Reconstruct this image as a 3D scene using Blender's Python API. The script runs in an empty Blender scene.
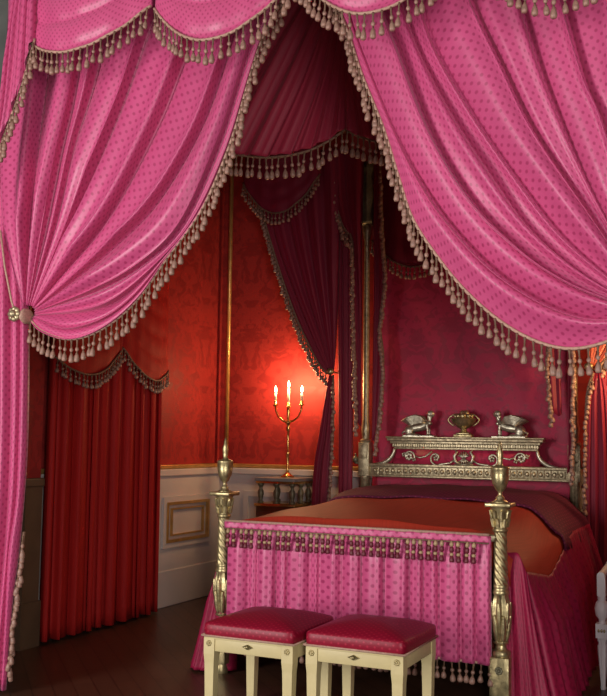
import bpy, bmesh, math, random
from mathutils import Vector, Matrix
random.seed(7)
C = bpy.context.scene.collection
PI = math.pi

# ------------------------------------------------------------------ camera
F_PX, YAW, PITCH, ROLL = 965.67, 0.4413, 0.0951, 0.0132
EYE = Vector((0, 0, 1.45))
fw = Vector((-math.sin(YAW)*math.cos(PITCH), math.cos(YAW)*math.cos(PITCH), math.sin(PITCH)))
r0 = Vector((math.cos(YAW), math.sin(YAW), 0)); u0 = r0.cross(fw)
RT = math.cos(ROLL)*r0 + math.sin(ROLL)*u0
UP = -math.sin(ROLL)*r0 + math.cos(ROLL)*u0
cam_d = bpy.data.cameras.new('camera'); cam = bpy.data.objects.new('camera', cam_d); C.objects.link(cam)
cam_d.sensor_fit = 'VERTICAL'; cam_d.sensor_height = 24.0; cam_d.sensor_width = 24.0
cam_d.lens = F_PX*24.0/696.0
cam.matrix_world = Matrix(((RT.x, UP.x, -fw.x, EYE.x), (RT.y, UP.y, -fw.y, EYE.y), (RT.z, UP.z, -fw.z, EYE.z), (0, 0, 0, 1)))
bpy.context.scene.camera = cam

# ------------------------------------------------------------------ light
W = bpy.data.worlds.new('world'); bpy.context.scene.world = W; W.use_nodes = True
W.node_tree.nodes['Background'].inputs[0].default_value = (0.92, 0.93, 1.0, 1)
W.node_tree.nodes['Background'].inputs[1].default_value = 0.06
def window_light(name, loc, rot, sx, sz, energy, col=(1.0, 0.95, 0.93)):
    d = bpy.data.lights.new(name, 'AREA'); d.shape = 'RECTANGLE'; d.size = sx; d.size_y = sz; d.energy = energy; d.color = col
    o = bpy.data.objects.new(name, d); C.objects.link(o); o.location = loc; o.rotation_euler = rot
window_light('daylight_window', (-5.0, -0.9, 1.85), (PI/2, 0, math.radians(-14)), 1.5, 2.9, 300)
window_light('daylight_window', (1.3, -0.9, 1.85), (PI/2, 0, math.radians(14)), 1.5, 2.9, 205)
CANDLE_W = 10.5
vs = bpy.context.scene.view_settings
vs.view_transform = 'Standard'; vs.look = 'None'; vs.gamma = 1.0; vs.exposure = 0.0; vs.use_curve_mapping = False

# ------------------------------------------------------------------ measuring helper: a photo point on a wall, drapery or floor plane
def ray(x, y): return fw + RT*((x-303.5)/F_PX) + UP*((348-y)/F_PX)
def onY(x, y, Y): d = ray(x, y); return EYE + d*(Y/d.y)
def onX(x, y, X): d = ray(x, y); return EYE + d*(X/d.x)

# ------------------------------------------------------------------ materials
def new_mat(name):
    m = bpy.data.materials.new(name); m.use_nodes = True
    nt = m.node_tree; return m, nt, nt.nodes['Principled BSDF']
def N(nt, t, **k):
    n = nt.nodes.new(t)
    for a, b in k.items(): setattr(n, a, b)
    return n
def math_n(nt, op, a, b=None):
    n = N(nt, 'ShaderNodeMath', operation=op)
    for i, v in enumerate((a, b)):
        if v is None: continue
        if isinstance(v, (int, float)): n.inputs[i].default_value = v
        else: nt.links.new(v, n.inputs[i])
    return n.outputs[0]
def mixc(nt, fac, a, b):
    n = N(nt, 'ShaderNodeMix', data_type='RGBA')
    if isinstance(fac, (int, float)): n.inputs[0].default_value = fac
    else: nt.links.new(fac, n.inputs[0])
    for i, v in ((6, a), (7, b)):
        if isinstance(v, tuple): n.inputs[i].default_value = (*v, 1)
        else: nt.links.new(v, n.inputs[i])
    return n.outputs[2]
def noise(nt, vec, scale, detail=3):
    n = N(nt, 'ShaderNodeTexNoise'); n.inputs['Scale'].default_value = scale; n.inputs['Detail'].default_value = detail
    if vec is not None: nt.links.new(vec, n.inputs['Vector'])
    return n.outputs['Fac']
def bump(nt, bs, h, strength, dist=0.01):
    n = N(nt, 'ShaderNodeBump'); n.inputs['Strength'].default_value = strength; n.inputs['Distance'].default_value = dist
    nt.links.new(h, n.inputs['Height']); nt.links.new(n.outputs[0], bs.inputs['Normal'])
def ramp(nt, v, lo, hi):
    n = N(nt, 'ShaderNodeMapRange'); n.inputs[1].default_value = lo; n.inputs[2].default_value = hi
    nt.links.new(v, n.inputs[0]); return n.outputs[0]

def dotted(name, base, dot, pitch=0.055, rad=0.17, rough=0.42, sheen=0.25, spec=0.5, dotmix=0.8):
    """silk woven with small spots in a diamond lattice, laid out along the cloth (UV in metres)"""
    m, nt, bs = new_mat(name)
    uv = N(nt, 'ShaderNodeUVMap'); sep = N(nt, 'ShaderNodeSeparateXYZ'); nt.links.new(uv.outputs[0], sep.inputs[0])
    def lat(off):
        a = math_n(nt, 'SUBTRACT', math_n(nt, 'FRACT', math_n(nt, 'ADD', math_n(nt, 'DIVIDE', sep.outputs[0], pitch), off)), 0.5)
        b = math_n(nt, 'SUBTRACT', math_n(nt, 'FRACT', math_n(nt, 'ADD', math_n(nt, 'DIVIDE', sep.outputs[1], pitch), off)), 0.5)
        return math_n(nt, 'SQRT', math_n(nt, 'ADD', math_n(nt, 'MULTIPLY', a, a), math_n(nt, 'MULTIPLY', b, b)))
    d = math_n(nt, 'MINIMUM', lat(0.0), lat(0.5))
    msk = ramp(nt, d, rad+0.05, rad-0.05)
    tc = N(nt, 'ShaderNodeTexCoord')
    nz = noise(nt, tc.outputs['Object'], 2.2)
    tone = mixc(nt, ramp(nt, nz, 0.3, 0.75), base, tuple(c*0.86 for c in base))
    col = mixc(nt, math_n(nt, 'MULTIPLY', msk, dotmix), tone, dot)
    nt.links.new(col, bs.inputs['Base Color'])
    bs.inputs['Roughness'].default_value = rough
    bs.inputs['Sheen Weight'].default_value = sheen; bs.inputs['Sheen Tint'].default_value = (1, 0.6, 0.75, 1); bs.inputs['Sheen Roughness'].default_value = 0.4
    bs.inputs['Specular IOR Level'].default_value = spec
    fine = noise(nt, tc.outputs['Object'], 14, 2)
    bump(nt, bs, fine, 0.25, 0.006)
    return m

def plain(name, col, rough=0.5, metal=0.0, var=0.2, scale=8, bmp=0.0, spec=0.5, sheen=0.0):
    m, nt, bs = new_mat(name)
    tc = N(nt, 'ShaderNodeTexCoord'); nz = noise(nt, tc.outputs['Object'], scale, 4)
    nt.links.new(mixc(nt, ramp(nt, nz, 0.3, 0.7), col, tuple(c*(1-var) for c in col)), bs.inputs['Base Color'])
    bs.inputs['Roughness'].default_value = rough; bs.inputs['Metallic'].default_value = metal
    bs.inputs['Specular IOR Level'].default_value = spec; bs.inputs['Sheen Weight'].default_value = sheen
    if bmp: bump(nt, bs, nz, bmp, 0.008)
    return m

def damask(name, base, dark, tile=0.62, rough=0.5, crinkle=0.0):
    """silk damask: a mirrored leaf figure repeated across the wall"""
    m, nt, bs = new_mat(name)
    tc = N(nt, 'ShaderNodeTexCoord'); sep = N(nt, 'ShaderNodeSeparateXYZ'); nt.links.new(tc.outputs['Object'], sep.inputs[0])
    h = math_n(nt, 'ADD', sep.outputs[0], sep.outputs[1])
    px = math_n(nt, 'PINGPONG', h, tile/2)
    pz = math_n(nt, 'MULTIPLY', math_n(nt, 'FRACT', math_n(nt, 'DIVIDE', sep.outputs[2], tile*1.35)), tile*1.35)
    cmb = N(nt, 'ShaderNodeCombineXYZ'); nt.links.new(px, cmb.inputs[0]); nt.links.new(pz, cmb.inputs[1])
    n1 = N(nt, 'ShaderNodeTexNoise'); n1.inputs['Scale'].default_value = 9; n1.inputs['Detail'].default_value = 1.5; n1.inputs['Distortion'].default_value = 1.6
    nt.links.new(cmb.outputs[0], n1.inputs['Vector'])
    msk = ramp(nt, n1.outputs['Fac'], 0.49, 0.53)
    nt.links.new(mixc(nt, msk, base, dark), bs.inputs['Base Color'])
    bs.inputs['Roughness'].default_value = rough
    nt.links.new(math_n(nt, 'MULTIPLY', ramp(nt, msk, -1.0, 1.5), 0.3), bs.inputs['Specular IOR Level'])
    if crinkle: bump(nt, bs, noise(nt, tc.outputs['Object'], 5, 5), crinkle, 0.03)
    return m

def silk(name, col, rough=0.55, sheen=0.05, streak=60, spec=0.25):
    m, nt, bs = new_mat(name)
    uv = N(nt, 'ShaderNodeUVMap'); mp = N(nt, 'ShaderNodeMapping'); mp.inputs['Scale'].default_value = (streak, 1.5, 1)
    nt.links.new(uv.outputs[0], mp.inputs[0]); nz = noise(nt, mp.outputs[0], 1.0, 3)
    nt.links.new(mixc(nt, ramp(nt, nz, 0.3, 0.7), col, tuple(c*0.78 for c in col)), bs.inputs['Base Color'])
    bs.inputs['Roughness'].default_value = rough; bs.inputs['Sheen Weight'].default_value = sheen; bs.inputs['Specular IOR Level'].default_value = spec
    bump(nt, bs, nz, 0.15, 0.004)
    return m

def parquet(name):
    m, nt, bs = new_mat(name)
    tc = N(nt, 'ShaderNodeTexCoord')
    mp = N(nt, 'ShaderNodeMapping'); mp.inputs['Rotation'].default_value = (0, 0, PI/4); nt.links.new(tc.outputs['Object'], mp.inputs[0])
    br = N(nt, 'ShaderNodeTexBrick'); br.inputs['Color1'].default_value = (0.085, 0.036, 0.018, 1); br.inputs['Color2'].default_value = (0.055, 0.022, 0.011, 1)
    br.inputs['Mortar'].default_value = (0.015, 0.006, 0.004, 1); br.inputs['Scale'].default_value = 1.0
    br.inputs['Brick Width'].default_value = 0.7; br.inputs['Row Height'].default_value = 0.12; br.inputs['Mortar Size'].default_value = 0.004
    nt.links.new(mp.outputs[0], br.inputs['Vector'])
    nz = noise(nt, tc.outputs['Object'], 20, 4)
    nt.links.new(mixc(nt, math_n(nt, 'MULTIPLY', nz, 0.5), br.outputs['Color'], (0.03, 0.013, 0.008)), bs.inputs['Base Color'])
    bs.inputs['Roughness'].default_value = 0.38
    return m

M = {}
M['pink'] = dotted('pink_spotted_silk', (0.56, 0.070, 0.20), (0.31, 0.022, 0.09), pitch=0.052, rad=0.155)
M['pink_panel'] = dotted('pink_spotted_panel_silk', (0.60, 0.085, 0.225), (0.29, 0.015, 0.085), pitch=0.058, rad=0.17)
M['stool'] = dotted('crimson_spotted_satin', (0.24, 0.004, 0.022), (0.40, 0.022, 0.05), pitch=0.038, rad=0.13, rough=0.42, sheen=0.0, spec=0.3)
M['skirt'] = dotted('crimson_spotted_skirt_silk', (0.29, 0.009, 0.048), (0.17, 0.005, 0.028), pitch=0.06, rad=0.16, sheen=0.0, rough=0.5, spec=0.3)
M['quilt'] = dotted('plum_spotted_quilting', (0.10, 0.010, 0.035), (0.24, 0.03, 0.08), pitch=0.06, rad=0.12, rough=0.7, sheen=0.0, spec=0.2)
M['canopy'] = silk('crimson_canopy_silk', (0.34, 0.020, 0.05))
M['bedcurtain'] = silk('crimson_bed_curtain_silk', (0.22, 0.010, 0.032))
M['red_curtain'] = silk('red_window_silk', (0.40, 0.016, 0.014), rough=0.65, sheen=0.0, spec=0.12)
M['coverlet'] = silk('orange_shot_silk', (0.39, 0.034, 0.016), rough=0.6, sheen=0.0, spec=0.2)
M['wall'] = damask('crimson_wall_damask', (0.32, 0.029, 0.026), (0.245, 0.019, 0.018))
M['bedback'] = damask('crimson_bed_damask', (0.44, 0.032, 0.078), (0.33, 0.02, 0.054), crinkle=0.35)
M['braid'] = plain('cream_gilt_braid', (0.50, 0.30, 0.22), 0.6, var=0.3, scale=90, bmp=0.4)
M['braid_dark'] = plain('brown_gilt_braid', (0.22, 0.12, 0.075), 0.6, var=0.3, scale=90, bmp=0.4)
M['tas_cord'] = plain('brown_tassel_cord', (0.20, 0.105, 0.06), 0.7, var=0.4, scale=60)
M['tas_bell'] = plain('fawn_tassel_silk', (0.37, 0.205, 0.15), 0.45, var=0.55, scale=40)
M['tas_red'] = plain('maroon_tassel_silk', (0.16, 0.02, 0.03), 0.5, var=0.3, scale=60)
M['tas_gold'] = plain('gilt_tassel_thread', (0.50, 0.34, 0.18), 0.5, var=0.3, scale=60)
M['gold'] = plain('aged_gilding', (0.62, 0.51, 0.26), 0.36, 0.8, var=0.6, scale=34, bmp=0.3)
M['gold_pale'] = plain('pale_gilding', (0.52, 0.43, 0.26), 0.4, 0.7, var=0.55, scale=40, bmp=0.3)
M['gold_trim'] = plain('gilt_moulding', (0.66, 0.38, 0.12), 0.35, 0.6, var=0.3, scale=12)
M['brass'] = plain('brass', (0.75, 0.48, 0.16), 0.25, 0.95, var=0.2, scale=30)
M['silver'] = plain('worn_pale_gilt_bronze', (0.60, 0.55, 0.40), 0.36, 0.75, var=0.45, scale=40)
M['dado'] = plain('grey_white_dado_paint', (0.56, 0.50, 0.47), 0.5, var=0.12, scale=3)
M['stool_paint'] = plain('cream_gilt_paint', (0.60, 0.50, 0.25), 0.45, var=0.12, scale=10)
M['white_paint'] = plain('white_chair_paint', (0.80, 0.79, 0.80), 0.4, var=0.08, scale=6)
M['pale_silk'] = plain('pale_seat_silk', (0.45, 0.10, 0.14), 0.6)
M['mahogany'] = plain('mahogany', (0.13, 0.028, 0.015), 0.3, var=0.4, scale=10)
M['marble'] = plain('grey_marble', (0.30, 0.29, 0.27), 0.3, var=0.3, scale=6)
M['bronze'] = plain('dark_bronze_gilt', (0.22, 0.20, 0.12), 0.45, 0.5, var=0.4, scale=30)
M['pier'] = plain('grey_green_pier_paint', (0.09, 0.095, 0.085), 0.5, var=0.4, scale=4)
M['plaster'] = plain('ceiling_plaster', (0.55, 0.52, 0.48), 0.8, var=0.08, scale=2)
M['wax'] = plain('candle_wax', (0.85, 0.78, 0.62), 0.5, var=0.05)
M['candle_glow'] = silk('orange_candle_glow_silk', (0.46, 0.075, 0.03), rough=0.4, spec=0.4)  # red silk of the right bed curtain, candle glow put into its orange colour
M['shaded_dado'] = plain('brown_shaded_dado_paint', (0.11, 0.065, 0.035), 0.5, var=0.3, scale=6)  # dado paint of the left pier, browned to hold the drapery's shade
M['parquet'] = parquet('dark_parquet')
def flame_mat():
    m, nt, bs = new_mat('candle_flame'); bs.inputs['Base Color'].default_value = (1, 0.7, 0.3, 1)
    bs.inputs['Emission Color'].default_value = (1.0, 0.72, 0.36, 1); bs.inputs['Emission Strength'].default_value = 30; return m
M['flame'] = flame_mat()

# ------------------------------------------------------------------ builders
ORG = {}
def thing(name, label, cat, loc, group=None):
    o = bpy.data.objects.new(name, None); C.objects.link(o); o.location = loc; o.empty_display_size = 0.1
    o['label'] = label; o['category'] = cat
    if group: o['group'] = group
    ORG[o] = Vector(loc); return o
def tag(o, label, cat, group=None):
    o['label'] = label; o['category'] = cat
    if group: o['group'] = group
    return o
class MB:
    """collects verts, faces and uv in world coordinates; build() links them as ONE mesh object"""
    def __init__(s): s.v = []; s.f = []; s.uv = {}; s.mi = []
    def add(s, vs, fs, uv=None, mi=0):
        b = len(s.v); s.v += [Vector(p) for p in vs]
        for f in fs: s.f.append([b+i for i in f]); s.mi.append(mi)
        if uv:
            for i, q in enumerate(uv): s.uv[b+i] = q
        return s
    def box(s, lo, hi, mi=0, bev=0.0):
        if bev <= 0:
            x0, y0, z0 = lo; x1, y1, z1 = hi
            s.add([(x0,y0,z0),(x1,y0,z0),(x1,y1,z0),(x0,y1,z0),(x0,y0,z1),(x1,y0,z1),(x1,y1,z1),(x0,y1,z1)],
                  [(0,3,2,1),(4,5,6,7),(0,1,5,4),(1,2,6,5),(2,3,7,6),(3,0,4,7)], mi=mi); return s
        bm = bmesh.new(); bmesh.ops.create_cube(bm, size=1)
        for v in bm.verts: v.co = Vector([(lo[i]+hi[i])/2 + v.co[i]*(hi[i]-lo[i]) for i in range(3)])
        bmesh.ops.bevel(bm, geom=bm.edges[:], offset=bev, segments=2, affect='EDGES', profile=0.5)
        bm.verts.index_update(); s.add([v.co.copy() for v in bm.verts], [[v.index for v in f.verts] for f in bm.faces], mi=mi); bm.free(); return s
    def lathe(s, prof, loc=(0,0,0), n=20, mi=0, flute=0, fd=0.0, twist=0.0, rib=None, sq=False):
        """prof = [(r, z), ...]; flutes of depth fd (fraction of r); twist = turns per metre"""
        vs = []; fs = []; lx, ly, lz = loc
        z0 = prof[0][1]
        for (r, z) in prof:
            for k in range(n):
                a = 2*PI*(k+0.5)/n if sq else 2*PI*k/n
                rr = r*(1 - fd*(0.5-0.5*math.cos(flute*(a) + twist*2*PI*(z-z0)))) if flute else r
                if sq: rr = r/ max(abs(math.cos(a)), abs(math.sin(a)))
                vs.append((lx+rr*math.cos(a), ly+rr*math.sin(a), lz+z))
        m = len(prof)
        for i in range(m-1):
            for k in range(n):
                k2 = (k+1) % n; fs.append((i*n+k, i*n+k2, (i+1)*n+k2, (i+1)*n+k))
        fs.append(tuple(range(n-1, -1, -1))); fs.append(tuple((m-1)*n+k for k in range(n)))
        return s.add(vs, fs, mi=mi)
    def tube(s, pts, r, n=8, mi=0, cap=True):
        pts = [Vector(p) for p in pts]; L = len(pts)
        rs = r if isinstance(r, (list, tuple)) else [r]*L
        vs = []; fs = []; nrm = None
        for i in range(L):
            t = (pts[min(i+1, L-1)] - pts[max(i-1, 0)])
            if t.length < 1e-9: t = Vector((0, 0, 1))
            t.normalize()
            if nrm is None:
                nrm = t.orthogonal().normalized()
            else:
                nrm = nrm - t*nrm.dot(t)
                nrm = nrm.normalized() if nrm.length > 1e-6 else t.orthogonal().normalized()
            b = t.cross(nrm)
            for k in range(n):
                a = 2*PI*k/n; vs.append(pts[i] + (nrm*math.cos(a) + b*math.sin(a))*rs[i])
        for i in range(L-1):
            for k in range(n):
                k2 = (k+1) % n; fs.append((i*n+k, i*n+k2, (i+1)*n+k2, (i+1)*n+k))
        if cap: fs.append(tuple(range(n-1, -1, -1))); fs.append(tuple((L-1)*n+k for k in range(n)))
        return s.add(vs, fs, mi=mi)
    def ball(s, c, r, mi=0, nu=14, nv=9):
        rx, ry, rz = r if isinstance(r, (tuple, list)) else (r, r, r)
        vs = [(c[0], c[1], c[2]-rz)]; fs = []
        for i in range(1, nv):
            t = PI*i/nv
            for k in range(nu):
                a = 2*PI*k/nu; vs.append((c[0]+rx*math.sin(t)*math.cos(a), c[1]+ry*math.sin(t)*math.sin(a), c[2]-rz*math.cos(t)))
        vs.append((c[0], c[1], c[2]+rz)); top = len(vs)-1
        for k in range(nu):
            k2 = (k+1) % nu; fs.append((0, 1+k2, 1+k)); fs.append((top, 1+(nv-2)*nu+k, 1+(nv-2)*nu+k2))
            for i in range(nv-2): fs.append((1+i*nu+k, 1+i*nu+k2, 1+(i+1)*nu+k2, 1+(i+1)*nu+k))
        return s.add(vs, fs, mi=mi)
    def grid(s, fn, nu, nv, mi=0):
        """fn(i, j) -> (point, (u, v))"""
        vs = []; uv = []; fs = []
        for i in range(nu):
            for j in range(nv):
                p, q = fn(i, j); vs.append(p); uv.append(q)
        for i in range(nu-1):
            for j in range(nv-1): fs.append((i*nv+j, (i+1)*nv+j, (i+1)*nv+j+1, i*nv+j+1))
        return s.add(vs, fs, uv, mi)
    def prism(s, outline, y0, y1, mi=0):
        """outline in (x, z), extruded from y0 to y1"""
        n = len(outline); vs = [(x, y0, z) for x, z in outline] + [(x, y1, z) for x, z in outline]
        fs = [tuple(range(n)), tuple(range(2*n-1, n-1, -1))] + [(i, (i+1) % n, n+(i+1) % n, n+i) for i in range(n)]
        return s.add(vs, fs, mi=mi)
    def mesh(s, name, mats, org=Vector((0,0,0)), smooth=True):
        me = bpy.data.meshes.new(name); me.from_pydata([tuple(v-org) for v in s.v], [], s.f)
        if s.uv:
            l = me.uv_layers.new(name='UVMap')
            for lp in me.loops: l.data[lp.index].uv = s.uv.get(lp.vertex_index, (0, 0))
        for m in (mats if isinstance(mats, (list, tuple)) else [mats]): me.materials.append(m)
        for i, p in enumerate(me.polygons): p.material_index = s.mi[i]; p.use_smooth = smooth
        me.update(); return me
    def build(s, name, mats, parent=None, smooth=True, org=None, thick=0.0, sharp=None):
        root = parent
        while root is not None and root not in ORG: root = root.parent
        if org is None: org = ORG[root] if root else Vector((0, 0, 0))
        o = bpy.data.objects.new(name, s.mesh(name, mats, Vector(org), smooth)); C.objects.link(o)
        if parent: o.parent = parent
        else: o.location = org; ORG[o] = Vector(org)
        if sharp:
            o.data.set_sharp_from_angle(angle=math.radians(sharp))
        if thick:
            md = o.modifiers.new('thickness', 'SOLIDIFY'); md.thickness = thick; md.offset = 0
        return o
def struct(name, mb, mat, smooth=False, parent=None):
    o = mb.build(name, mat, parent, smooth)
    if not parent: o['kind'] = 'structure'
    return o

def catmull(P, t):
    n = len(P)-1; x = min(max(t*n, 0), n-1e-9); i = int(x); f = x-i
    p0 = P[max(i-1, 0)]; p1 = P[i]; p2 = P[i+1]; p3 = P[min(i+2, n)]
    return 0.5*((2*p1) + (p2-p0)*f + (2*p0-5*p1+4*p2-p3)*f*f + (3*p1-p0-3*p2+p3)*f**3)
def resample(P, n):
    P = [Vector(p) for p in P]; fine = [catmull(P, k/200) for k in range(201)]
    cum = [0]
    for a, b in zip(fine, fine[1:]): cum.append(cum[-1]+(b-a).length)
    out = []; j = 0
    for k in range(n):
        d = cum[-1]*k/(n-1)
        while j < 199 and cum[j+1] < d: j += 1
        q = (d-cum[j])/max(cum[j+1]-cum[j], 1e-9); out.append(fine[j].lerp(fine[j+1], min(max(q, 0), 1)))
    return out, cum[-1]
def rnd(a, b): return a + (b-a)*random.random()

def strands(mb, polys, nt=70, sub=12, amp=0.45, cap=0.075, nrm=Vector((0, -1, 0)), fabric=0.34, minor=0.22, mn=2, bulge=None, mi=0, seed=1, lean=0.0, top0=0.0, pw=0.62, kn=0.0):
    """cloth hanging in folds: each strand is the bottom of a crease, between two strands the cloth rounds out towards nrm"""
    rr = random.Random(seed)
    R = [resample(p, nt) for p in polys]; S = [r[0] for r in R]; Ls = [r[1] for r in R]
    n = len(S); jit = [rr.uniform(0.7, 1.25) for _ in range(n)]; ph = [rr.uniform(-0.15, 0.15) for _ in range(n)]
    def fn(i, j):
        seg = min(i//sub, n-2); f = (i-seg*sub)/sub
        col = [S[k][j] for k in range(n)]
        p0 = col[max(seg-1, 0)]; p1 = col[seg]; p2 = col[seg+1]; p3 = col[min(seg+2, n-1)]
        # gentle cross interpolation (mostly linear)
        lin = p1.lerp(p2, f)
        cm = 0.5*((2*p1) + (p2-p0)*f + (2*p0-5*p1+4*p2-p3)*f*f + (3*p1-p0-3*p2+p3)*f**3)
        p = lin.lerp(cm, 0.5)
        w = (p2-p1).length; t = j/(nt-1)
        ff = min(max(f + ph[seg]*math.sin(PI*f), 0), 1)
        prof = max(0.0, 1-(2*ff-1)**2)**pw
        a = min(w*amp*jit[seg], cap)
        if top0: a *= min(1.0, 0.08+t/top0)
        d = a*prof
        d += minor*(1+kn*max(0, (t-0.45)/0.55)**1.5)*a*prof*math.sin(mn*PI*(ff*2) + seg*1.3 + t*1.5)
        if bulge: d += bulge(i/((n-1)*sub), t)
        if lean and w > 1e-6: p = p + (p2-p1)*(lean*math.sin(PI*f)**1.5*min(1.0, a/(0.4*w+1e-6)))
        p = p + nrm*d
        u = (seg+f)*fabric; L = Ls[seg]*(1-f)+Ls[seg+1]*f
        return p, (u, (1-t)*L)
    mb.grid(fn, (n-1)*sub+1, nt, mi)
    return S

# tassel meshes, origin at the hanging point
def tassel_mesh(name, L=0.115, w=1.0):
    b = MB()
    b.lathe([(0.005*w, 0.0), (0.007*w, -0.06*L), (0.0045*w, -0.14*L), (0.0045*w, -0.36*L)][::-1], n=7, mi=0)
    b.lathe([(0.0045*w, -0.35*L), (0.0095*w, -0.40*L), (0.0105*w, -0.46*L), (0.007*w, -0.52*L), (0.0045*w, -0.54*L)][::-1], n=8, mi=1)
    b.lathe([(0.0045*w, -0.53*L), (0.0045*w, -0.60*L), (0.008*w, -0.63*L), (0.0065*w, -0.66*L)][::-1], n=7, mi=0)
    b.lathe([(0.0065*w, -0.65*L), (0.011*w, -0.71*L), (0.0145*w, -0.82*L), (0.0150*w, -0.92*L), (0.0115*w, -0.985*L), (0.008*w, -1.0*L)][::-1], n=9, mi=1)
    return b.mesh(name, [M['tas_cord'], M['tas_bell']])
def barrel_mesh(name, L=0.1):
    b = MB()
    b.lathe([(0.004, 0), (0.011, -0.1*L), (0.013, -0.2*L), (0.006, -0.27*L)][::-1], n=8, mi=1)
    b.lathe([(0.006, -0.27*L), (0.0125, -0.32*L), (0.0125, -0.5*L), (0.006, -0.55*L)][::-1], n=8, mi=0)
    b.lathe([(0.006, -0.55*L), (0.012, -0.6*L), (0.012, -0.66*L), (0.009, -0.7*L)][::-1], n=8, mi=1)
    b.lathe([(0.009, -0.7*L), (0.0135, -0.92*L), (0.012, -1.0*L)][::-1], n=8, mi=0)
    return b.mesh(name, [M['tas_red'], M['tas_gold']])
T_BIG = tassel_mesh('tassel', 0.125); T_MID = tassel_mesh('tassel_small', 0.11, 1.1); T_BARREL = barrel_mesh('tassel_barrel', 0.115)
def along(path, spacing):
    P = [Vector(p) for p in path]; out = []; acc = spacing*0.5
    for a, b in zip(P, P[1:]):
        L = (b-a).length
        while acc <= L: out.append(a.lerp(b, acc/L)); acc += spacing
        acc -= L
    return out
def fringe(parent, path, spacing=0.048, me=T_BIG, off=Vector((0, -0.006, -0.004)), braid=0.008, bmat='braid', name='fringe', scale=1.0, limit=100, tilt=0.09):
    """braid along an edge with every tassel hanging from it as its own object"""
    root = parent
    while root not in ORG: root = root.parent
    b = MB(); b.tube([Vector(p) for p in path], braid, 6); br = b.build(name, M[bmat], parent)
    pts = along(path, spacing)
    if len(pts) > limit: pts = pts[:limit]
    for p in pts:
        o = bpy.data.objects.new('tassel', me); C.objects.link(o); o.parent = br
        o.location = p + off - ORG[root]; o.rotation_euler = (rnd(-tilt, tilt), rnd(-tilt, tilt), rnd(0, PI))
        k = scale*rnd(0.92, 1.06); o.scale = (k, k, k)
    return br

# ------------------------------------------------------------------ the setting
XL, XR, YB, XC = -4.72, 0.32, 8.12, -2.2
struct('floor', MB().box((-6.5, -3.2, -0.1), (3.0, YB+0.2, 0.0)), M['parquet'])
struct('ceiling', MB().box((-6.5, -3.2, 5.2), (3.0, YB+0.2, 5.35)), M['plaster'])
struct('wall_left', MB().box((XL-0.15, 4.5, 0), (XL, YB, 5.2)), M['wall'])
struct('wall_right', MB().box((XR, 4.5, 0), (XR+0.15, YB, 5.2)), M['wall'])
struct('wall_back', MB().box((XL-0.15, YB, 0), (XR+0.15, YB+0.15, 5.2)), M['wall'])
# wall with the wide opening that the pink drapery frames
b = MB(); OPL, OPR, OPT = -4.22, -0.10, 4.55
b.box((-6.5, 4.5, 0), (OPL, 4.62, 5.2)); b.box((OPR, 4.5, 0), (3.0, 4.62, 5.2)); b.box((OPL, 4.5, OPT), (OPR, 4.62, 5.2))
struct('wall_front', b, M['pier'])
# dado, capping, skirting and frames
DH = 1.17
struct('trim_1', MB().box((XL, 4.7, 0), (XL+0.025, YB-0.025, DH)), M['dado'])
struct('trim_2', MB().box((XL, YB-0.025, 0), (XR, YB, DH)), M['dado'])
struct('trim_3', MB().box((XL, 4.7, DH+0.012), (XL+0.045, YB, DH+0.05), bev=0.008), M['gold_trim'])
struct('trim_4', MB().box((XL, YB-0.045, DH+0.012), (XR, YB, DH+0.05), bev=0.008), M['gold_trim'])
struct('trim_5', MB().box((XL, 4.7, DH-0.05), (XL+0.05, YB, DH+0.012), bev=0.01), M['dado'])
struct('trim_6', MB().box((XL, YB-0.05, DH-0.05), (XR, YB, DH+0.012), bev=0.01), M['dado'])
struct('baseboard_left', MB().box((XL, 4.7, 0), (XL+0.04, YB, 0.31), bev=0.008), M['dado'])
struct('baseboard_back', MB().box((XL, YB-0.04, 0), (XR, YB, 0.31), bev=0.008), M['dado'])
def frame_on_left(n, y0, y1, z0, z1, x=XL+0.025):
    def ring(mb, a0, a1, c0, c1, w, t):
        mb.box((x, a0, c0), (x+t, a1, c0+w)); mb.box((x, a0, c1-w), (x+t, a1, c1))
        mb.box((x, a0, c0+w), (x+t, a0+w, c1-w)); mb.box((x, a1-w, c0+w), (x+t, a1, c1-w))
    b = MB(); ring(b, y0, y1, z0, z1, 0.05, 0.02)
    o = struct('trim_%d' % n, b, M['dado'])
    b = MB(); ring(b, y0+0.045, y1-0.045, z0+0.045, z1-0.045, 0.025, 0.03); ring(b, y0+0.13, y1-0.13, z0+0.10, z1-0.10, 0.014, 0.022)
    struct('trim_%d' % (n+1), b, M['gold_trim'])
frame_on_left(7, 7.12, 7.92, 0.50, 0.94)
def frame_on_back(n, x0, x1, z0, z1, y=YB-0.025):
    b = MB(); w = 0.05; t = 0.02
    b.box((x0, y-t, z0), (x1, y, z0+w)); b.box((x0, y-t, z1-w), (x1, y, z1))
    b.box((x0, y-t, z0+w), (x0+w, y, z1-w)); b.box((x1-w, y-t, z0+w), (x1, y, z1-w))
    struct('trim_%d' % n, b, M['dado'])
frame_on_back(9, -4.42, -3.45, 0.42, 0.97)
frame_on_back(10, -0.95, 0.02, 0.42, 0.97)
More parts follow.
